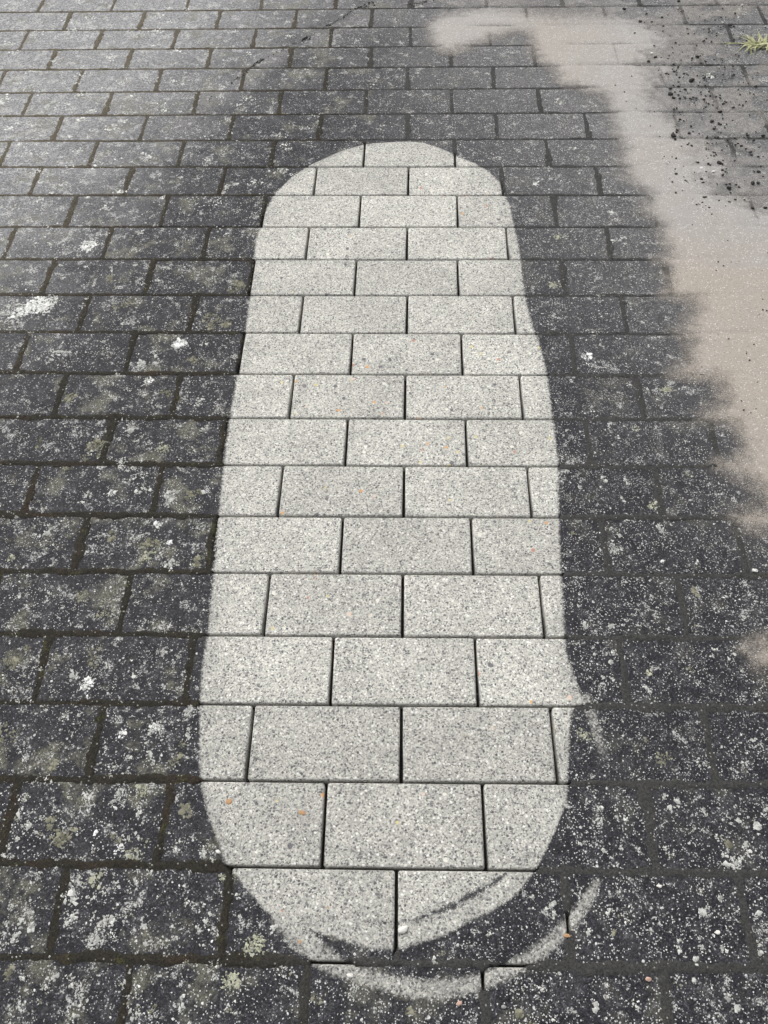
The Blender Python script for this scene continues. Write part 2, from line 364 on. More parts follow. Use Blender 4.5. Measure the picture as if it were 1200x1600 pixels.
# ------------------------------------------------------------------ the paving: one object for each paver
ROWLINES = {0: [(0, 1494), (600, 1507), (1200, 1515)], 1: [(0, 1346), (350, 1357), (600, 1358), (1200, 1363)], 2: [(0, 1214), (310, 1221), (600, 1223), (900, 1224), (1200, 1225)],
 3: [(0, 1095), (310, 1101), (600, 1103), (900, 1103), (1200, 1105)], 4: [(0, 988), (330, 993), (600, 995), (1200, 997)], 5: [(0, 891), (335, 895), (600, 897), (1200, 898)],
 6: [(0, 803), (600, 809), (1200, 808)], 7: [(0, 722), (350, 728), (600, 729), (1000, 727)], 8: [(0, 649), (370, 655), (600, 656), (1000, 653)], 9: [(0, 580), (375, 586), (600, 587), (1000, 584)],
 10: [(0, 517), (600, 523), (1000, 520)], 11: [(0, 459), (600, 464), (1000, 460)], 12: [(0, 404), (600, 407), (1000, 404)], 13: [(0, 353), (410, 357), (800, 353)], 14: [(0, 304), (600, 307), (900, 303)],
 15: [(0, 260), (600, 263), (900, 258)], 16: [(0, 220), (600, 220), (850, 216)], 17: [(0, 181), (500, 179), (850, 176)], 18: [(0, 145), (400, 142), (800, 138)], 19: [(0, 109), (600, 106), (800, 103)],
 20: [(0, 78), (600, 74), (1000, 69)], 21: [(0, 48), (600, 43), (1000, 39)], 22: [(0, 19), (500, 15), (1000, 9)]}
JOINTS = {-1: (1550, [197, 478, 756, 1039], -1.5), 0: (1430, [88, 352, 619, 887, 1165], -2), 1: (1290, [10, 255, 506, 757, 1015], -2.5), 2: (1160, [150, 390, 627, 866, 1107], -2),
 3: (1050, [65, 295, 518, 745, 975], -2.5), 4: (945, [195, 416, 629, 847, 1065], -2), 5: (853, [125, 331, 533, 738, 945, 1157], -2.5), 6: (769, [47, 245, 437, 631, 828, 1030], -3),
 7: (692, [167, 348, 541, 729, 920, 1117], -2.5), 8: (621, [92, 275, 455, 633, 815, 1000], -3), 9: (555, [32, 202, 376, 549, 722, 896], -3.5), 10: (494, [130, 300, 470, 636, 804, 976], -3),
 11: (435, [75, 232, 393, 555, 716, 880], -3.5), 12: (381, [15, 167, 322, 480, 636, 793, 952], -4), 13: (331, [110, 257, 412, 562, 715, 867], -3.5), 14: (285, [54, 200, 347, 492, 638, 785, 935], -4),
 15: (241, [7, 145, 283, 426, 569, 711, 856], -4.5), 16: (199, [91, 225, 361, 500, 637, 776, 917], -4), 17: (160, [44, 170, 306, 438, 572, 706, 842], -4.5),
 18: (124, [2, 124, 248, 380, 509, 637, 771, 902], -5), 19: (91, [82, 202, 327, 454, 580, 704, 835], -4.5), 20: (60, [39, 155, 274, 397, 517], -5), 21: (31, [106, 223, 341, 462, 580], -4.5)}
line = {}
for k, pts in ROWLINES.items():
    g = gpx(pts); b, a = np.polyfit(g[:, 0], g[:, 1], 1)
    line[k] = (float(a), float(b))
for k in range(-14, 90):
    if k not in line:
        e = line[0] if k < 0 else line[22]; r0 = 0 if k < 0 else 22
        line[k] = (e[0]+(k-r0)*W, e[1]*max(0, 1-abs(k-r0)/12))
def rowjoints(k, xmin, xmax):
    par = .5 if k % 2 else 0.
    js = {}
    if k in JOINTS:
        y, xs, u0 = JOINTS[k]
        for i, x in enumerate(xs):
            js[u0+i] = gp(x, y)[0]
    else:
        js[par] = (par)*L + random.uniform(-.004, .004)
    us = sorted(js); u, x = us[-1], js[us[-1]]
    while x < xmax: u += 1; x += L+random.uniform(-.0025, .0025); js[u] = x
    u, x = us[0], js[us[0]]
    while x > xmin: u -= 1; x -= L+random.uniform(-.0025, .0025); js[u] = x
    return [js[u] for u in sorted(js)]

def paver_mesh(lx, ly):
    """box with rounded arris and clipped corners, 54 triangles"""
    me = bpy.data.meshes.new('brick')
    rings = []
    def ring(inset, z, c):
        x, y = lx/2-inset, ly/2-inset
        return [(-x+c, -y, z), (x-c, -y, z), (x, -y+c, z), (x, y-c, z), (x-c, y, z), (-x+c, y, z), (-x, y-c, z), (-x, -y+c, z)]
    vs = ring(0, -.07, .002)+ring(0, -.0030, .002)+ring(.0010, -.0009, .0022)+ring(.0032, 0, .003)
    fs = [(r*8+i, r*8+(i+1) % 8, r*8+8+(i+1) % 8, r*8+8+i) for r in range(3) for i in range(8)]+[tuple(range(24, 32))]
    me.from_pydata(vs, [], fs); me.materials.append(M_PAVER)
    me.polygons.foreach_set('use_smooth', [True]*len(me.polygons))
    nor = []
    for i, v in enumerate(vs):
        r = i//8; h = Vector((v[0]/abs(v[0])*(abs(v[0]) > lx/2-.004), v[1]/abs(v[1])*(abs(v[1]) > ly/2-.004), 0))
        h = h.normalized() if h.length > 0 else Vector((0, 0, 1))
        up_ = (0, .25, 1., 50.)[r]
        nor.append((h+Vector((0, 0, up_))).normalized())
    me.normals_split_custom_set_from_vertices(nor)
    return me
GX, GY = .0045, .0032
BM = paver_mesh(L-GX, W-GY)

pave = mesh_obj('pavement', [(-60, -60, -.068), (60, -60, -.068), (60, 60, -.068), (-60, 60, -.068)], [(0, 1, 2, 3)], M_JOINT)
tag(pave, 'weathered concrete block paving with a pale washed strip down the middle', 'pavement', kind='structure')

def project(x, y, z=0):
    d = np.array([x, y, z])-np.array([CX, CY, CH]); q = d@fw
    return 600+F*(d@rt)/q, 800-F*(d@up)/q, q
def in_view(x0, x1, y0, y1, m=25):
    pts = [project(a, b) for a in (x0, x1) for b in (y0, y1)]
    if any(p[2] < .05 for p in pts): return False
    return max(p[0] for p in pts) > -m and min(p[0] for p in pts) < 1200+m and max(p[1] for p in pts) > -m and min(p[1] for p in pts) < 1600+m

segs_h, segs_v = [], []
near, rest = [], []
XM = 4.5
for k in range(-10, 62):
    (a0, b0), (a1, b1) = line[k], line[k+1]
    js = rowjoints(k, -XM, XM)
    for x0, x1 in zip(js[:-1], js[1:]):
        xc = (x0+x1)/2; y0 = a0+b0*xc; y1 = a1+b1*xc
        wid, dep = x1-x0-GX, y1-y0-GY
        rec = (xc, (y0+y1)/2, random.uniform(-.0005, .0004), math.atan((b0+b1)/2)+random.gauss(0, .002), wid/(L-GX), dep/(W-GY))
        (near if in_view(x0, x1, y0, y1) else rest).append(rec)
        if -1.9 < x0 < 1.9 and k < 34: segs_v.append((x0, a0+b0*x0+.002, a1+b1*x0-.002))
    if -4 < k < 34: segs_h.append((a0, b0))
print('pavers in view', len(near), 'rest', len(rest))
for xc, yc, z, rz, sx, sy in near:
    o = bpy.data.objects.new('brick', BM); COL.objects.link(o); o.parent = pave
    o.matrix_parent_inverse = Matrix()
    o.location = (xc, yc, z); o.rotation_euler = (random.gauss(0, .0022), random.gauss(0, .0012), rz); o.scale = (sx, sy, 1)
bv = np.array([v.co[:] for v in BM.vertices]); bf = [tuple(p.vertices) for p in BM.polygons]
vs, fs = [], []
for xc, yc, z, rz, sx, sy in rest:
    n0 = len(vs)*32; c, s_ = math.cos(rz), math.sin(rz); p = bv*np.array([sx, sy, 1])
    vs.append(np.stack([xc+p[:, 0]*c-p[:, 1]*s_, yc+p[:, 0]*s_+p[:, 1]*c, p[:, 2]+z], 1)); fs += [tuple(i+n0 for i in f) for f in bf]
o = mesh_obj('outer_bricks', np.concatenate(vs), fs, M_PAVER, pave, smooth=False); tag(o, kind='stuff')

# ------------------------------------------------------------------ soil and moss in the joints (missing where washed out)
JV, JF = [], []; jn = 0
def strip(cx_, cy_, horizontal, hw, drop=0.):
    """cx_, cy_ arrays along the joint"""
    global jn
    cross = np.array([-1.25, -1, -.72, -.36, 0, .36, .72, 1, 1.25])
    prof = np.array([-.0040, -.0010, .0003, .0010, .0011, .0010, .0003, -.0010, -.0040])
    n, m = len(cx_), len(cross)
    wv = hw*(.5+.6*vnoise(cx_*22, cy_*22, 3)+.4*vnoise(cx_*90, cy_*90, 6))
    wav = (vnoise(cx_*35, cy_*35, 9)-.5)*.004
    T = cross[None, :]*wv[:, None]+wav[:, None]
    if horizontal: x, y = cx_[:, None]+0*T, cy_[:, None]+T
    else: x, y = cx_[:, None]+T, cy_[:, None]+0*T
    h = prof[None, :]+(vnoise(x*110, y*110, 1)-.5)*.0016+(vnoise(x*290, y*290, 2)-.5)*.0022+(vnoise(x*25, y*25, 5)-.55)*.0018-drop
    wsh = washed(x, y)+(vnoise(x*160, y*160, 4)-.5)*.010
    h = h*1-.020*sstep(-.003, .003, wsh)
    h = np.where(wsh > .003, -.020+(vnoise(x*200, y*200, 8)-.5)*.004, h)
    JV.append(np.stack([x, y, h], -1).reshape(-1, 3))
    i = np.arange(n-1)[:, None]*m+np.arange(m-1)[None, :]+jn
    q = np.stack([i, i+1, i+m+1, i+m], -1).reshape(-1, 4)
    if horizontal: q = q[:, ::-1]
    JF.append(q); jn += n*m
for a, b in segs_h:
    far = a > 1.2
    x = np.arange(-1.9, 1.9, .0055 if far else .0035)
    f_ = float(sstep(.7, 1.4, a)); strip(x, a+b*x, True, .0080-.0026*f_, .0004+.0005*f_)
for x0, y0, y1 in segs_v:
    n = int((y1-y0)/(.0055 if y0 > 1.2 else .0035))
    y = np.linspace(y0, y1, n)
    strip(x0+0*y, y, False, .0088, .0005)
jo = mesh_obj('joint_filling', np.concatenate(JV), np.concatenate(JF), M_JOINT, pave); tag(jo, kind='stuff')

# ------------------------------------------------------------------ tan silt washed over the pavers on the right
SL = [(700, 8), (672, 40), (672, 62), (690, 82), (710, 84), (730, 76), (765, 62), (812, 50), (828, 56), (835, 75), (842, 95), (866, 108), (872, 130), (912, 140), (945, 150), (952, 170), (960, 190), (961, 215),
      (976, 235), (970, 255), (982, 280), (1010, 298), (1016, 330), (1028, 350), (1036, 370), (1042, 396), (1030, 406), (1046, 420), (1047, 445), (1040, 460), (1080, 468), (1088, 487), (1082, 510), (1064, 521), (1082, 535), (1076, 568),
      (1058, 582), (1110, 589), (1132, 602), (1134, 633), (1108, 652), (1155, 667), (1168, 695), (1156, 718), (1118, 729), (1160, 742), (1186, 762), (1200, 782), (1203, 797), (1150, 807), (1162, 819), (1200, 826), (1240, 835)]
SR = [(1240, 835), (1400, 800), (1420, 600), (1400, 330), (1200, 314), (1140, 292), (1132, 262), (1106, 228), (1078, 198), (1050, 172), (1046, 130), (1040, 90), (1046, 55), (1010, 14), (960, -30), (860, -50), (740, -22), (700, 8)]
S2 = [(1168, 1014), (1185, 1003), (1240, 990), (1330, 985), (1330, 1060), (1200, 1046), (1180, 1032)]
def seg_dist(px, py, poly):
    d = np.full(px.shape, 9.)
    for (ax, ay), (bx, by) in zip(poly[:-1], poly[1:]):
        vx, vy = bx-ax, by-ay; t = np.clip(((px-ax)*vx+(py-ay)*vy)/(vx*vx+vy*vy+1e-12), 0, 1)
        d = np.minimum(d, np.hypot(px-ax-t*vx, py-ay-t*vy))
    return d
def inside(px, py, poly):
    r = np.zeros(px.shape, bool); q = np.roll(poly, -1, 0)
    for (ax, ay), (bx, by) in zip(poly, q):
        if abs(by-ay) < 1e-12: continue
        r ^= ((ay > py) != (by > py)) & (px < (bx-ax)*(py-ay)/(by-ay)+ax)
    return r
GL, GR, G2 = gpx(SL), gpx(SR), gpx(S2)
PALL = np.concatenate([GL, GR[1:-1]])
FADE_Y = gp(800, 62)[1]
def silt_cover(x, y):
    dl = seg_dist(x, y, GL); dr = seg_dist(x, y, GR); ins = inside(x, y, PALL)
    sg = np.where(ins, 1., -1.)
    n = (vnoise(x*60, y*60, 21)-.5)*.022+(vnoise(x*20, y*20, 22)-.5)*.03
    cl = .5+.5*np.clip((sg*dl+n*.55)/.042, -1, 1)
    cr = .5+.5*np.clip((sg*dr+n*2.2)/.10, -1, 1)
    c = np.where(ins, np.minimum(cl, cr), np.where(dl < dr, cl, cr))
    c = c*(1-.5*sstep(FADE_Y-.05, FADE_Y+.22, y)*sstep(gp(760, 40)[0], gp(880, 40)[0], x))
    c = c*(1-.45*sstep(gp(800, 42)[1], gp(800, 5)[1], y))
    # thin gritty smear on the right
    d2 = seg_dist(x, y, np.concatenate([G2, G2[:1]])); s2 = np.where(inside(x, y, G2), 1., -1.)
    c2 = .5+.5*np.clip((s2*d2+n)/.025, -1, 1)
    smear = .5*sstep(.75, .1, dr)*sstep(.36, .62, vnoise(x*9, y*9, 31)*.6+vnoise(x*40, y*40, 32)*.4)*(dl > dr)*(y > gp(1190, 325)[1])
    return np.maximum(np.maximum(c, c2*.75), smear), dr
bx0, bx1, by0, by1 = PALL[:, 0].min()-.1, 1.75, gp(1200, 1060)[1]-.05, PALL[:, 1].max()+.15
st = .006
gx, gy = np.meshgrid(np.arange(bx0, bx1, st), np.arange(by0, by1, st))
cv, drr = silt_cover(gx, gy); vis = cv.copy()
# joint lines show as shallow dips
dip = np.full(gx.shape, 9.)
for a, b in segs_h: dip = np.minimum(dip, np.abs(gy-(a+b*gx)))
ju = np.full(gx.shape, 9.)
for x0, y0, y1 in segs_v:
    if x0 < bx0: continue
    sl = (gy[:, 0] > y0-.004) & (gy[:, 0] < y1+.004); ju[sl] = np.minimum(ju[sl], np.abs(gx[sl]-x0))
jd = np.minimum(dip, ju+.003)
cv = cv*(1-(.10+.38*sstep(.35, .75, vnoise(gx*9, gy*9, 51)))*np.exp(-(jd/.006)**2)*sstep(gp(1100, 700)[1], gp(1000, 120)[1], gy+.25))
dz = -.0012*np.exp(-(dip/.006)**2)*vnoise(gx*14, gy*14, 41)*1.4
z = .0021+.0018*sstep(.4, 1, cv)+dz+(vnoise(gx*30, gy*30, 42)-.5)*.0012+(vnoise(gx*110, gy*110, 43)-.5)*.0006
grit = sstep(.42, .03, drr)*(gy > gp(1190, 420)[1])*(.55+.45*vnoise(gx*12, gy*12, 44))
ny, nx = gx.shape
keep = cv > .02
fk = keep[:-1, :-1] | keep[1:, :-1] | keep[:-1, 1:] | keep[1:, 1:]
idx = np.arange(nx*ny).reshape(ny, nx)
q = np.stack([idx[:-1, :-1], idx[:-1, 1:], idx[1:, 1:], idx[1:, :-1]], -1)[fk]
used, inv = np.unique(q, return_inverse=True); q = inv.reshape(-1, 4)
pts = np.stack([gx.ravel(), gy.ravel(), z.ravel()], 1)[used]
silt = mesh_obj('silt', pts, q, M_SILT); me = silt.data
for nm, arr in (('cover', cv), ('grit', grit)):
    at = me.attributes.new(nm, 'FLOAT', 'POINT'); at.data.foreach_set('value', arr.ravel()[used].astype(np.float32))
tag(silt, 'thin wet tan silt spread over the pavers along the right side', 'silt', kind='stuff')

# ------------------------------------------------------------------ lichen crusts: (x, y, radius) in the photograph, tone w white / o olive / y yellowish
LICH = '''185 292 8 w;245 283 8 w;357 292 9 w;137 384 16 W;75 363 6 w;317 337 6 w;225 132 9 w;220 57 10 w;315 65 9 w;440 67 6 w;205 100 8 w;497 190 4 w;500 145 6 w;
60 477 22 W;38 484 13 W;80 469 11 W;17 497 24 w;8 488 14 w;147 445 6 w;172 435 10 o;280 537 12 W;220 567 11 w;242 562 9 w;317 535 6 w;165 532 6 w;300 562 10 o;72 560 14 w;195 475 14 o;230 492 4 w;192 505 5 w;325 505 15 o;355 507 10 o;370 445 14 o;
177 590 8 w;232 595 10 W;305 625 12 w;232 627 6 w;220 615 5 w;245 635 8 w;260 615 9 o;107 620 10 o;42 632 8 w;257 702 12 y;200 675 14 w;182 715 8 w;220 720 8 w;60 695 8 o;145 700 18 o;320 665 10 w;285 665 8 w;130 677 6 w;90 680 4 w;25 657 6 w;
185 735 14 w;210 745 12 w;225 765 10 w;175 770 7 W;132 785 9 w;102 735 9 o;265 782 16 w;300 772 12 o;317 770 5 w;245 820 8 W;240 845 14 o;227 870 12 y;267 880 12 w;305 878 10 o;172 842 10 o;70 832 12 w;17 872 8 y;265 847 5 W;250 865 6 w;
82 917 10 w;95 945 8 w;27 935 6 w;45 900 6 w;132 922 16 o;175 950 18 o;280 917 8 w;240 907 7 w;255 915 4 w;265 980 9 w;225 975 7 w;315 972 7 w;137 1070 14 W;115 1055 12 w;22 1045 20 o;45 1010 8 o;145 1020 16 o;210 1050 14 w;275 1027 12 w;255 1015 8 w;225 1060 8 w;100 1020 6 w;
242 1137 11 W;192 1145 8 W;232 1182 9 w;202 1182 8 w;282 1180 12 o;290 1117 10 w;300 1140 8 w;105 1115 14 w;112 1147 5 w;65 1112 6 w;37 1185 10 w;30 1170 8 w;10 1145 14 o;80 1195 12 o;
222 1235 13 y;247 1237 8 w;137 1255 14 w;185 1255 16 w;217 1277 8 w;37 1285 12 w;30 1307 6 w;80 1290 10 o;90 1310 20 o;185 1327 10 W;210 1336 15 y;10 1325 10 w;180 1307 8 o;295 1270 12 o;280 1245 8 w;320 1332 10 w;150 1300 3 W;215 1305 6 w;
150 1375 14 y;117 1390 11 w;165 1415 18 w;112 1410 12 w;175 1440 14 w;105 1447 14 w;150 1460 10 w;30 1362 6 w;55 1367 8 w;45 1420 14 w;50 1452 10 w;15 1460 14 w;10 1430 10 w;225 1447 5 w;230 1475 6 w;270 1462 6 w;330 1430 7 w;400 1480 22 y;430 1455 9 w;347 1370 6 y;
120 1575 16 w;87 1520 10 w;35 1535 6 w;115 1542 8 w;360 1535 18 y;285 1557 6 w;285 1580 6 w;207 1585 8 w;200 1525 5 w;240 1572 6 o;495 1570 9 o;10 1525 12 o;
927 1265 13 w;960 1270 8 w;977 1277 5 W;945 1335 8 w;972 1327 6 w;910 1317 5 w;1035 1245 7 w;1055 1262 12 w;1095 1270 9 w;1037 1325 6 w;1135 1320 9 o;1145 1342 18 w;1172 1330 12 w;1155 1282 5 w;1180 1290 10 w;1140 1285 6 w;
832 1400 5 w;857 1410 10 w;862 1430 6 w;965 1392 7 w;952 1427 6 w;960 1460 7 o;917 1455 5 w;1100 1420 10 w;1125 1405 8 w;1130 1487 6 w;1092 1497 9 w;1062 1475 8 w;1182 1430 8 w;1190 1480 8 w;677 1497 5 w;692 1492 5 o;932 1572 9 w;820 1587 12 o;1147 1557 14 w;1085 1532 5 w;745 1587 8 w;650 1585 12 o;
1032 827 10 w;970 837 5 w;985 872 5 w;1087 880 6 w;895 832 7 o;1035 877 4 W;952 980 10 w;912 980 8 w;970 917 8 w;995 955 7 w;1080 922 10 o;1027 965 5 w;977 972 6 w;1150 1020 15 w;1120 1015 10 w;1015 1050 8 y;1080 1045 9 o;1012 1080 8 w;1157 1045 6 w;957 1062 6 w;927 1015 6 w;954 1032 5 w;940 1057 4 w;
910 1147 13 y;970 1127 4 w;1030 1190 14 o;1095 1192 12 w;1077 1155 5 w;1177 1155 6 w;1007 1160 7 o;917 557 10 W;940 540 4 w;965 683 5 W;992 670 9 y;1040 607 10 y;865 445 10 y;885 670 4 w;945 747 8 w;980 752 8 w;905 762 6 w;1075 742 8 y;1020 790 9 y;970 777 6 w;
652 112 8 w;795 82 6 w;700 182 7 w;875 160 10 w;895 232 6 w;837 287 6 W;862 265 6 w;905 270 5 w;957 335 11 w;970 380 12 w;870 370 7 y;825 167 7 w;790 142 5 w;1110 120 7 W;1135 90 10 w;1155 15 18 w;1135 5 12 w;615 30 8 w'''
TONES = {'w': (.43, .43, .405), 'W': (.64, .64, .61), 'o': (.20, .195, .145), 'y': (.34, .342, .262)}
LV, LF, LT = [], [], []
def flake(x, y, r, tone):
    n = 7; i0 = len(LV); a0 = random.random()*6.28
    top = .0006+.0009*min(1, r/.003)
    LV.append((x, y, top)); LT.append(tone)
    for i in range(n):
        a = a0+i*6.283/n; q = r*random.uniform(.4, 1.5)
        LV.append((x+q*math.cos(a), y+q*math.sin(a), -.0003+random.uniform(-.0003, .0005))); LT.append(tone)
    for i in range(n): LF.append((i0, i0+1+i, i0+1+(i+1) % n))
def vary(t, k): 
    f = random.uniform(1-k, 1+k); return tuple(min(.8, c*f) for c in t)
for item in LICH.replace('\n', '').split(';'):
    px, py, pr, tn = item.split(); px, py, pr = float(px), float(py), float(pr)
    x, y = gp(px, py); rr_ = gp(px+pr, py)[0]-x
    base = TONES[tn]
    if tn in 'wo' and px < 420: rr_ *= 1.18
    dense = {'w': 1.0, 'W': 2.2, 'o': 1.7, 'y': 2.2}[tn]
    n = int(min(520, 14+dense*.16*(rr_*1000)**2))
    subs = [(random.gauss(0, .45)*rr_, random.gauss(0, .5)*rr_) for _ in range(max(2, int(rr_*1000/3.5)))]
    for _ in range(n):
        if tn in 'Wy' and random.random() < .8:
            a = random.random()*6.28; q = rr_*math.sqrt(random.random())*random.uniform(.6, 1.0); dx, dy = q*math.cos(a), q*math.sin(a)
        else:
            cxs, cys = random.choice(subs); dx, dy = cxs+random.gauss(0, .22)*rr_, cys+random.gauss(0, .25)*rr_
        if float(washed(x+dx, y+dy)) > .001: continue
        flake(x+dx, y+dy, min(.0045, max(.0009, random.lognormvariate(math.log((.0009 if pr < 9 else .00125) if tn in 'wo' else .00105), .5))*(1.7 if tn == 'W' and pr > 11 else 1.)), vary(base, .45))
# loose scatter of small crusts over the weathered pavers, thicker towards the upper left
for _ in range(1900):
    px, py = random.uniform(-60, 1260), random.uniform(-30, 1640)
    x, y = gp(px, py)
    if float(washed(x, y)) > -.004: continue
    cvp = float(silt_cover(np.array([x]), np.array([y]))[0][0])
    if cvp > .3: continue
    ul = float(sstep(560, 200, py)*sstep(760, 300, px)); wgt = .22+.5*float(sstep(700, 0, px))+.5*ul
    if random.random() > wgt: continue
    sc = random.lognormvariate(math.log(.0045+.003*ul), .5)
    for _ in range(random.randint(4, 22)):
        flake(x+random.gauss(0, sc), y+random.gauss(0, sc*.8), random.uniform(.0006, .0016)*(1+1.1*ul), vary(TONES[random.choice('wwwWo' if random.random() > ul else 'WWw')], .3))
lo = mesh_obj('lichen', LV, LF, M_LICHEN, pave); tag(lo, kind='stuff')
ca = lo.data.color_attributes.new('tone', 'FLOAT_COLOR', 'POINT')
ca.data.foreach_set('color', np.concatenate([np.array(LT), np.ones((len(LT), 1))], 1).astype(np.float32).ravel())

# ------------------------------------------------------------------ crumbs, pebbles, tuft
def lump_mesh(name, mat, seed, elong=1., flat=.75, sub=2):
    import bmesh
    bm = bmesh.new(); bmesh.ops.create_icosphere(bm, subdivisions=sub, radius=1)
    r = random.Random(seed); ph = [(Vector((r.gauss(0, 1), r.gauss(0, 1), r.gauss(0, 1))).normalized(), r.uniform(.5, .95)) for _ in range(9)]
    for v in bm.verts:
        p = v.co.copy()
        for d_, h in ph:
            e = p.dot(d_)-h
            if e > 0: p -= d_*e*.85
        p *= 1+r.uniform(-.06, .06)
        v.co = (p.x*elong, p.y, p.z*flat)
    me = bpy.data.meshes.new(name); bm.to_mesh(me); bm.free(); me.materials.append(mat)
    return me
CR5 = '60 5 12;75 80 14;248 117 10;370 145 11;415 125 6;200 178 15;233 183 7;290 180 9;380 212 9;376 252 8;155 272 8;568 233 8;573 273 10;622 272 6;738 236 9;795 270 6;695 330 12;755 335 7;475 343 11;505 360 6;307 371 8;450 378 6;425 445 8;455 420 6;530 415 6;318 456 13;458 511 10;452 550 7;402 585 12;132 608 6;505 615 11;600 640 24;575 595 7;690 600 8;735 615 10;785 600 7;665 650 8;540 585 9;497 650 8;458 675 8;433 703 14;435 745 20;470 728 9;460 775 14;498 750 9;508 777 11;598 783 9;637 776 9;540 765 7;512 722 7;710 490 9;945 435 7;955 475 7;930 215 9;745 760 11;820 750 7;820 772 7;847 822 14;925 850 12;975 828 8;1025 803 10;980 747 8;1055 735 7;965 710 7;820 884 18;90 806 5;75 733 7;930 595 10;1100 683 12;500 20 14;1190 790 8'
CR6 = '310 212 25;630 208 9;670 72 20;690 140 14;755 98 12;790 128 9;885 225 11;890 290 13;915 275 10;945 300 14;988 327 12;1030 360 18;1042 385 12;1060 252 16;1150 205 18;1105 400 12;1150 397 8;1110 310 9;740 458 22;770 470 14;773 435 9;652 485 11;767 527 15;805 511 8;1107 541 19;1130 490 11;805 660 11;838 656 12;828 697 26;895 662 12;925 684 12;1053 652 25;1170 880 17;297 643 9;330 742 11;180 217 8;883 437 11;865 60 9;555 853 5;845 735 9'
crumbs = []
for txt, sc, ox, oy in ((CR5, 5., 960, 0), (CR6, 6., 1000, 180)):
    for t in txt.split(';'):
        a, b, r_ = map(float, t.split()); crumbs.append((ox+a/sc, oy+b/sc, r_/sc))
SPECIAL = {(1051.7, 215.3): 'oval black soil crumb lying alone on the smooth tan silt', (1138.0, 296.2): 'largest lump of the black soil cluster at the silt edge, right side',
           (1175.5, 288.7): 'flat black soil lump right of the small cluster at the silt edge', (1184.5, 270.2): 'black soil lump just above right of the lower crumb cluster',
           (1195.0, 326.7): 'lone black soil lump at the right edge of the silt', (1080.0, 128.0): 'long flat sliver of black soil on the grey gritty paver',
           (1047.0, 149.0): 'long flat black soil sliver in the cluster where silt meets grey paving', (1123.3, 256.3): 'dark soil lump beside two white pebbles at the silt edge',
           (1023.6, 91.2): 'black soil crumb just below a white pebble on the silt'}
lumps = [lump_mesh('soil_crumb', M_SOIL, i, 1.+.25*(i % 3), .7) for i in range(6)]
for i, (px, py, pr) in enumerate(crumbs):
    x, y = gp(px, py); r = (gp(px+pr, py)[0]-x)*1.05
    o = bpy.data.objects.new('soil_crumb', lumps[i % 6]); COL.objects.link(o)
    onsilt = float(silt_cover(np.array([x]), np.array([y]))[0][0]) > .72
    el = 1.5 if r > .008 else 1.05
    o.scale = (r*el/1.2, r*.85/(1. if el == 1.05 else 1.7), min(r*.8, .007)); o.rotation_euler = (0, 0, random.gauss(0, .35))
    o.location = (x, y, (.0042 if onsilt else .0022)+min(r*.8, .007)*.42)
    lab = None
    for (sx, sy), t in SPECIAL.items():
        if abs(px-sx) < .6 and abs(py-sy) < .6: lab = t
    if lab: tag(o, lab, 'soil crumb', 'black soil crumbs at the upper right')
    else:
        if py < 41: zone = 'on the uppermost pavers beyond the grass tuft'
        elif py < 84: zone = 'on the paver rows just left of the grass tuft'
        elif py < 133: zone = 'on the grey gritty paver below the grass tuft'
        elif py < 161: zone = 'in the tight cluster where silt meets grey paving' if px < 1095 else 'right of the tight crumb cluster near the right edge'
        elif py < 240: zone = 'on the grey paving well below the tight crumb cluster'
        elif py < 277: zone = 'beside the white pebbles at the silt edge'
        else: zone = 'in the lowest small cluster at the silt edge'
        tag(o, 'small black soil crumb '+('scattered on the tan silt '+('near the top' if py < 150 else 'further down') if onsilt and px < 1060 else zone), 'soil crumb', 'black soil crumbs at the upper right')
PEB = [(629, 1453, 7.5, M_WHITE, 'white_pebble', 'white oval pebble at the washed strip\'s lower end beside a joint', 1.5),
       (547, 1524, 5, M_WHITE, 'white_pebble', 'white pebble just below the black joint left of the curved spray mark', 1.),
       (341, 1331, 4, M_WHITE, 'white_pebble', 'tiny white pebble on the dark paver left of the washed strip\'s lower corner', 1.),
       (1120, 1457, 5, M_WHITE, 'white_pebble', 'creamy white grain on the dark paver, lower right', 1.),
       (1030, 1385, 4, M_WHITE, 'white_pebble', 'small white pebble under the joint right of the outer spray arc', 1.),
       (1179, 892, 4.5, M_WHITE, 'white_pebble', 'white pebble at the end of a joint near the right edge, below the silt', 1.),
       (1012, 1530, 5, M_PINK, 'pink_pebble', 'pinkish stone chip beside the bottom joint, lower right', 1.3),
       (717, 1568, 4.5, M_PINK, 'pink_pebble', 'pinkish stone sliver on the bottom paver below the curved spray mark', 1.5),
       (787, 1573, 4, M_GREY, 'grey_pebble', 'pale grey stone chip on the bottom paver right of centre', 1.2),
       (886, 1462, 4.5, M_ORANGE, 'orange_pebble', 'orange stone stuck in the joint crossed by the outer spray arc', 1.),
       (1095, 264.7, 2.7, M_WHITE, 'white_pebble', 'left of two white pebbles on the silt beside dark soil lumps', 1.2),
       (1114.5, 270.3, 2.7, M_WHITE, 'white_pebble', 'right of two white pebbles on the silt beside dark soil lumps', 1.2),
       (1018, 85.4, 2.2, M_WHITE, 'white_pebble', 'white pebble just above a black crumb on the upper silt', 1.),
       (1194, 271.7, 2.2, M_WHITE, 'white_pebble', 'white pebble at the right edge beside a black soil lump', 1.),
       (358, 1252.5, 6, M_ORANGE, 'orange_pebble', 'largest orange pebble set in the washed paver, lower left', 1.),
       (472, 1270, 5, M_ORANGE, 'orange_pebble', 'orange pebble near the middle of the lower left washed paver', 1.)]
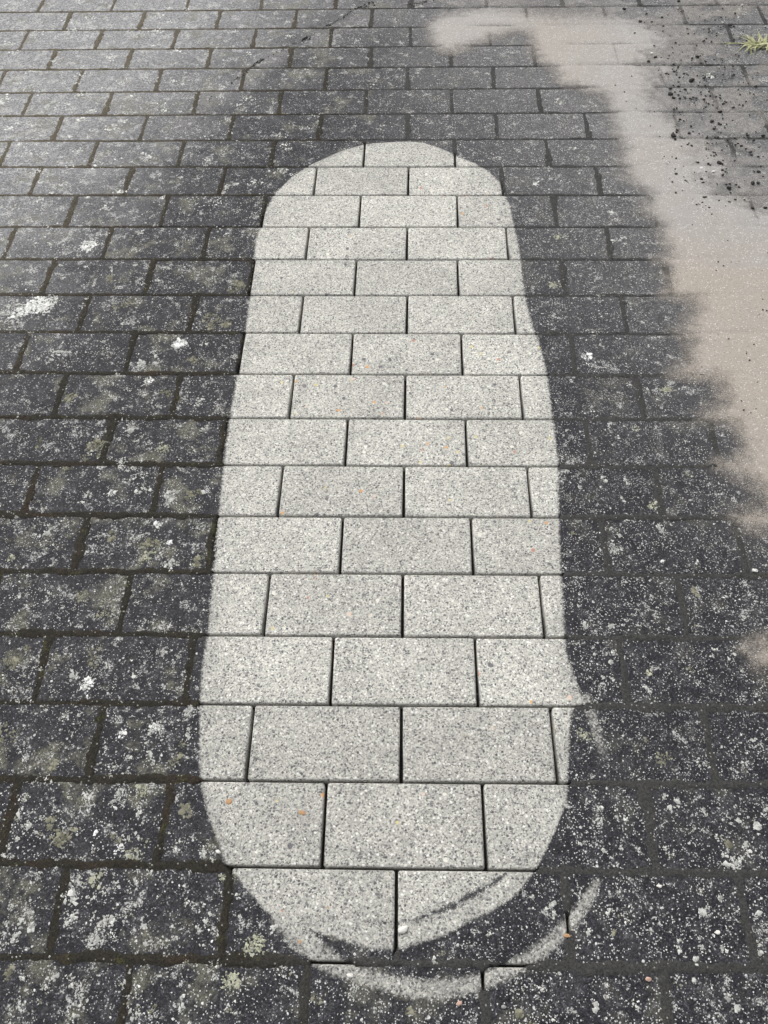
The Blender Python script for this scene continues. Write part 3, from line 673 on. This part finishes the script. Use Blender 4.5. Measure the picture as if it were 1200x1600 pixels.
for i, (px, py, pr, mt, nm, lab, el) in enumerate(PEB):
    x, y = gp(px, py); r = gp(px+pr, py)[0]-x
    o = bpy.data.objects.new(nm, lump_mesh(nm, mt, 100+i, el, .6)); COL.objects.link(o)
    emb = mt is M_ORANGE
    o.scale = (r/el*1.25, r*.72, r*(.35 if emb else .7)); o.rotation_euler = (0, 0, random.uniform(-.5, .5))
    cvp = float(silt_cover(np.array([x]), np.array([y]))[0][0])
    o.location = (x, y, (.0028 if cvp > .5 else .0004)+(0. if emb else r*.8*.4))
    tag(o, lab, 'pebble', 'loose pebbles on the paving')

# fine soil grit: around the crumbs and along the tide line at the top
GV, GF = [], []
ico = lump_mesh('grit_seed', M_SOIL, 500, 1.2, .7, 1); iv = np.array([v.co[:] for v in ico.vertices]); iff = [tuple(p.vertices) for p in ico.polygons]; bpy.data.meshes.remove(ico)
def grit_at(x, y, r, z=.001):
    n0 = sum(len(a) for a in GV) if False else grit_at.n
    a = random.random()*6.28; c, s_ = math.cos(a), math.sin(a)
    p = iv*r; GV.append(np.stack([x+p[:, 0]*c-p[:, 1]*s_, y+p[:, 0]*s_+p[:, 1]*c, p[:, 2]+z+r*.3], 1)); GF.extend(tuple(i+n0 for i in f) for f in iff); grit_at.n += len(iv)
grit_at.n = 0
for _ in range(520):
    px, py = random.gauss(1110, 55), random.uniform(0, 330)
    if px < 970+py*.25 or px > 1230: continue
    if vnoise(px/28, py/20, 71) < .42: continue
    x, y = gp(px, py); grit_at(x, y, random.lognormvariate(math.log(.0019), .35), .0034)
for _ in range(120):
    px, py = random.uniform(960, 1230), random.uniform(100, 800)
    x, y = gp(px, py)
    if silt_cover(np.array([x]), np.array([y]))[0][0] > .8: grit_at(x, y, random.uniform(.0009, .0019), .004)
for line_pts, n in (([(585, 4), (566, 11), (548, 17), (532, 31), (512, 41)], 120), ([(512, 41), (480, 60), (440, 78), (412, 92), (385, 112), (350, 138), (320, 160)], 40), ([(480, 58), (474, 63)], 25), ([(412, 92), (396, 102), (372, 124)], 60), ([(640, 9), (660, 4), (690, -2)], 90)):
    P_ = gpx(line_pts); 
    for _ in range(n):
        i = random.randrange(len(P_)-1); t = random.random(); q = P_[i]*(1-t)+P_[i+1]*t
        thick = .007 if (i == 0 and n > 80) else .0028
        grit_at(q[0]+random.gauss(0, thick), q[1]+random.gauss(0, thick*1.1), random.lognormvariate(math.log(.0014), .4), .0003)
go = mesh_obj('soil_grit', np.concatenate(GV), GF, M_SOIL, None, smooth=False)
tag(go, 'fine black soil grit sprinkled over the upper pavers and the silt', 'soil grit', kind='stuff')

# tuft of flattened yellowish grass at the upper right
gxx, gyy = gp(1185, 71)
tuft = bpy.data.objects.new('grass_tuft', None); COL.objects.link(tuft); tuft.location = (gxx, gyy, 0)
tag(tuft, 'small flattened yellow green grass tuft growing from the joint at upper right', 'grass tuft')
def blade(i, ang, ln, lift, bx=0, by=0):
    n = 7; vsb, fsb = [], []; w0 = random.uniform(.0016, .0028); bend = random.gauss(0, .5)
    x, y, zz = bx, by, .001; a = ang
    for k in range(n+1):
        t = k/n; w = w0*(1-t**1.6)+.0002; nx_, ny_ = -math.sin(a), math.cos(a)
        vsb += [(x+nx_*w, y+ny_*w, zz), (x, y, zz+.0008*(1-t)), (x-nx_*w, y-ny_*w, zz)]
        step = ln/n; e = lift*(1-1.9*t)
        x += math.cos(a)*step*math.cos(e); y += math.sin(a)*step*math.cos(e); zz = max(.0012, zz+math.sin(e)*step); a += bend/n
    for k in range(n):
        for j in range(2): fsb.append((k*3+j, k*3+j+1, k*3+j+4, k*3+j+3))
    mesh_obj('blade', vsb, fsb, M_GRASS, tuft)
for i in range(46):
    ang = random.uniform(0, 6.283); blade(i, ang, random.uniform(.025, .065), random.uniform(.1, .6), random.gauss(0, .018), random.gauss(0, .008))
blade(99, math.pi*.99, .095, .1, -.02, .003); blade(98, math.pi*.96, .07, .15, -.02, .002)
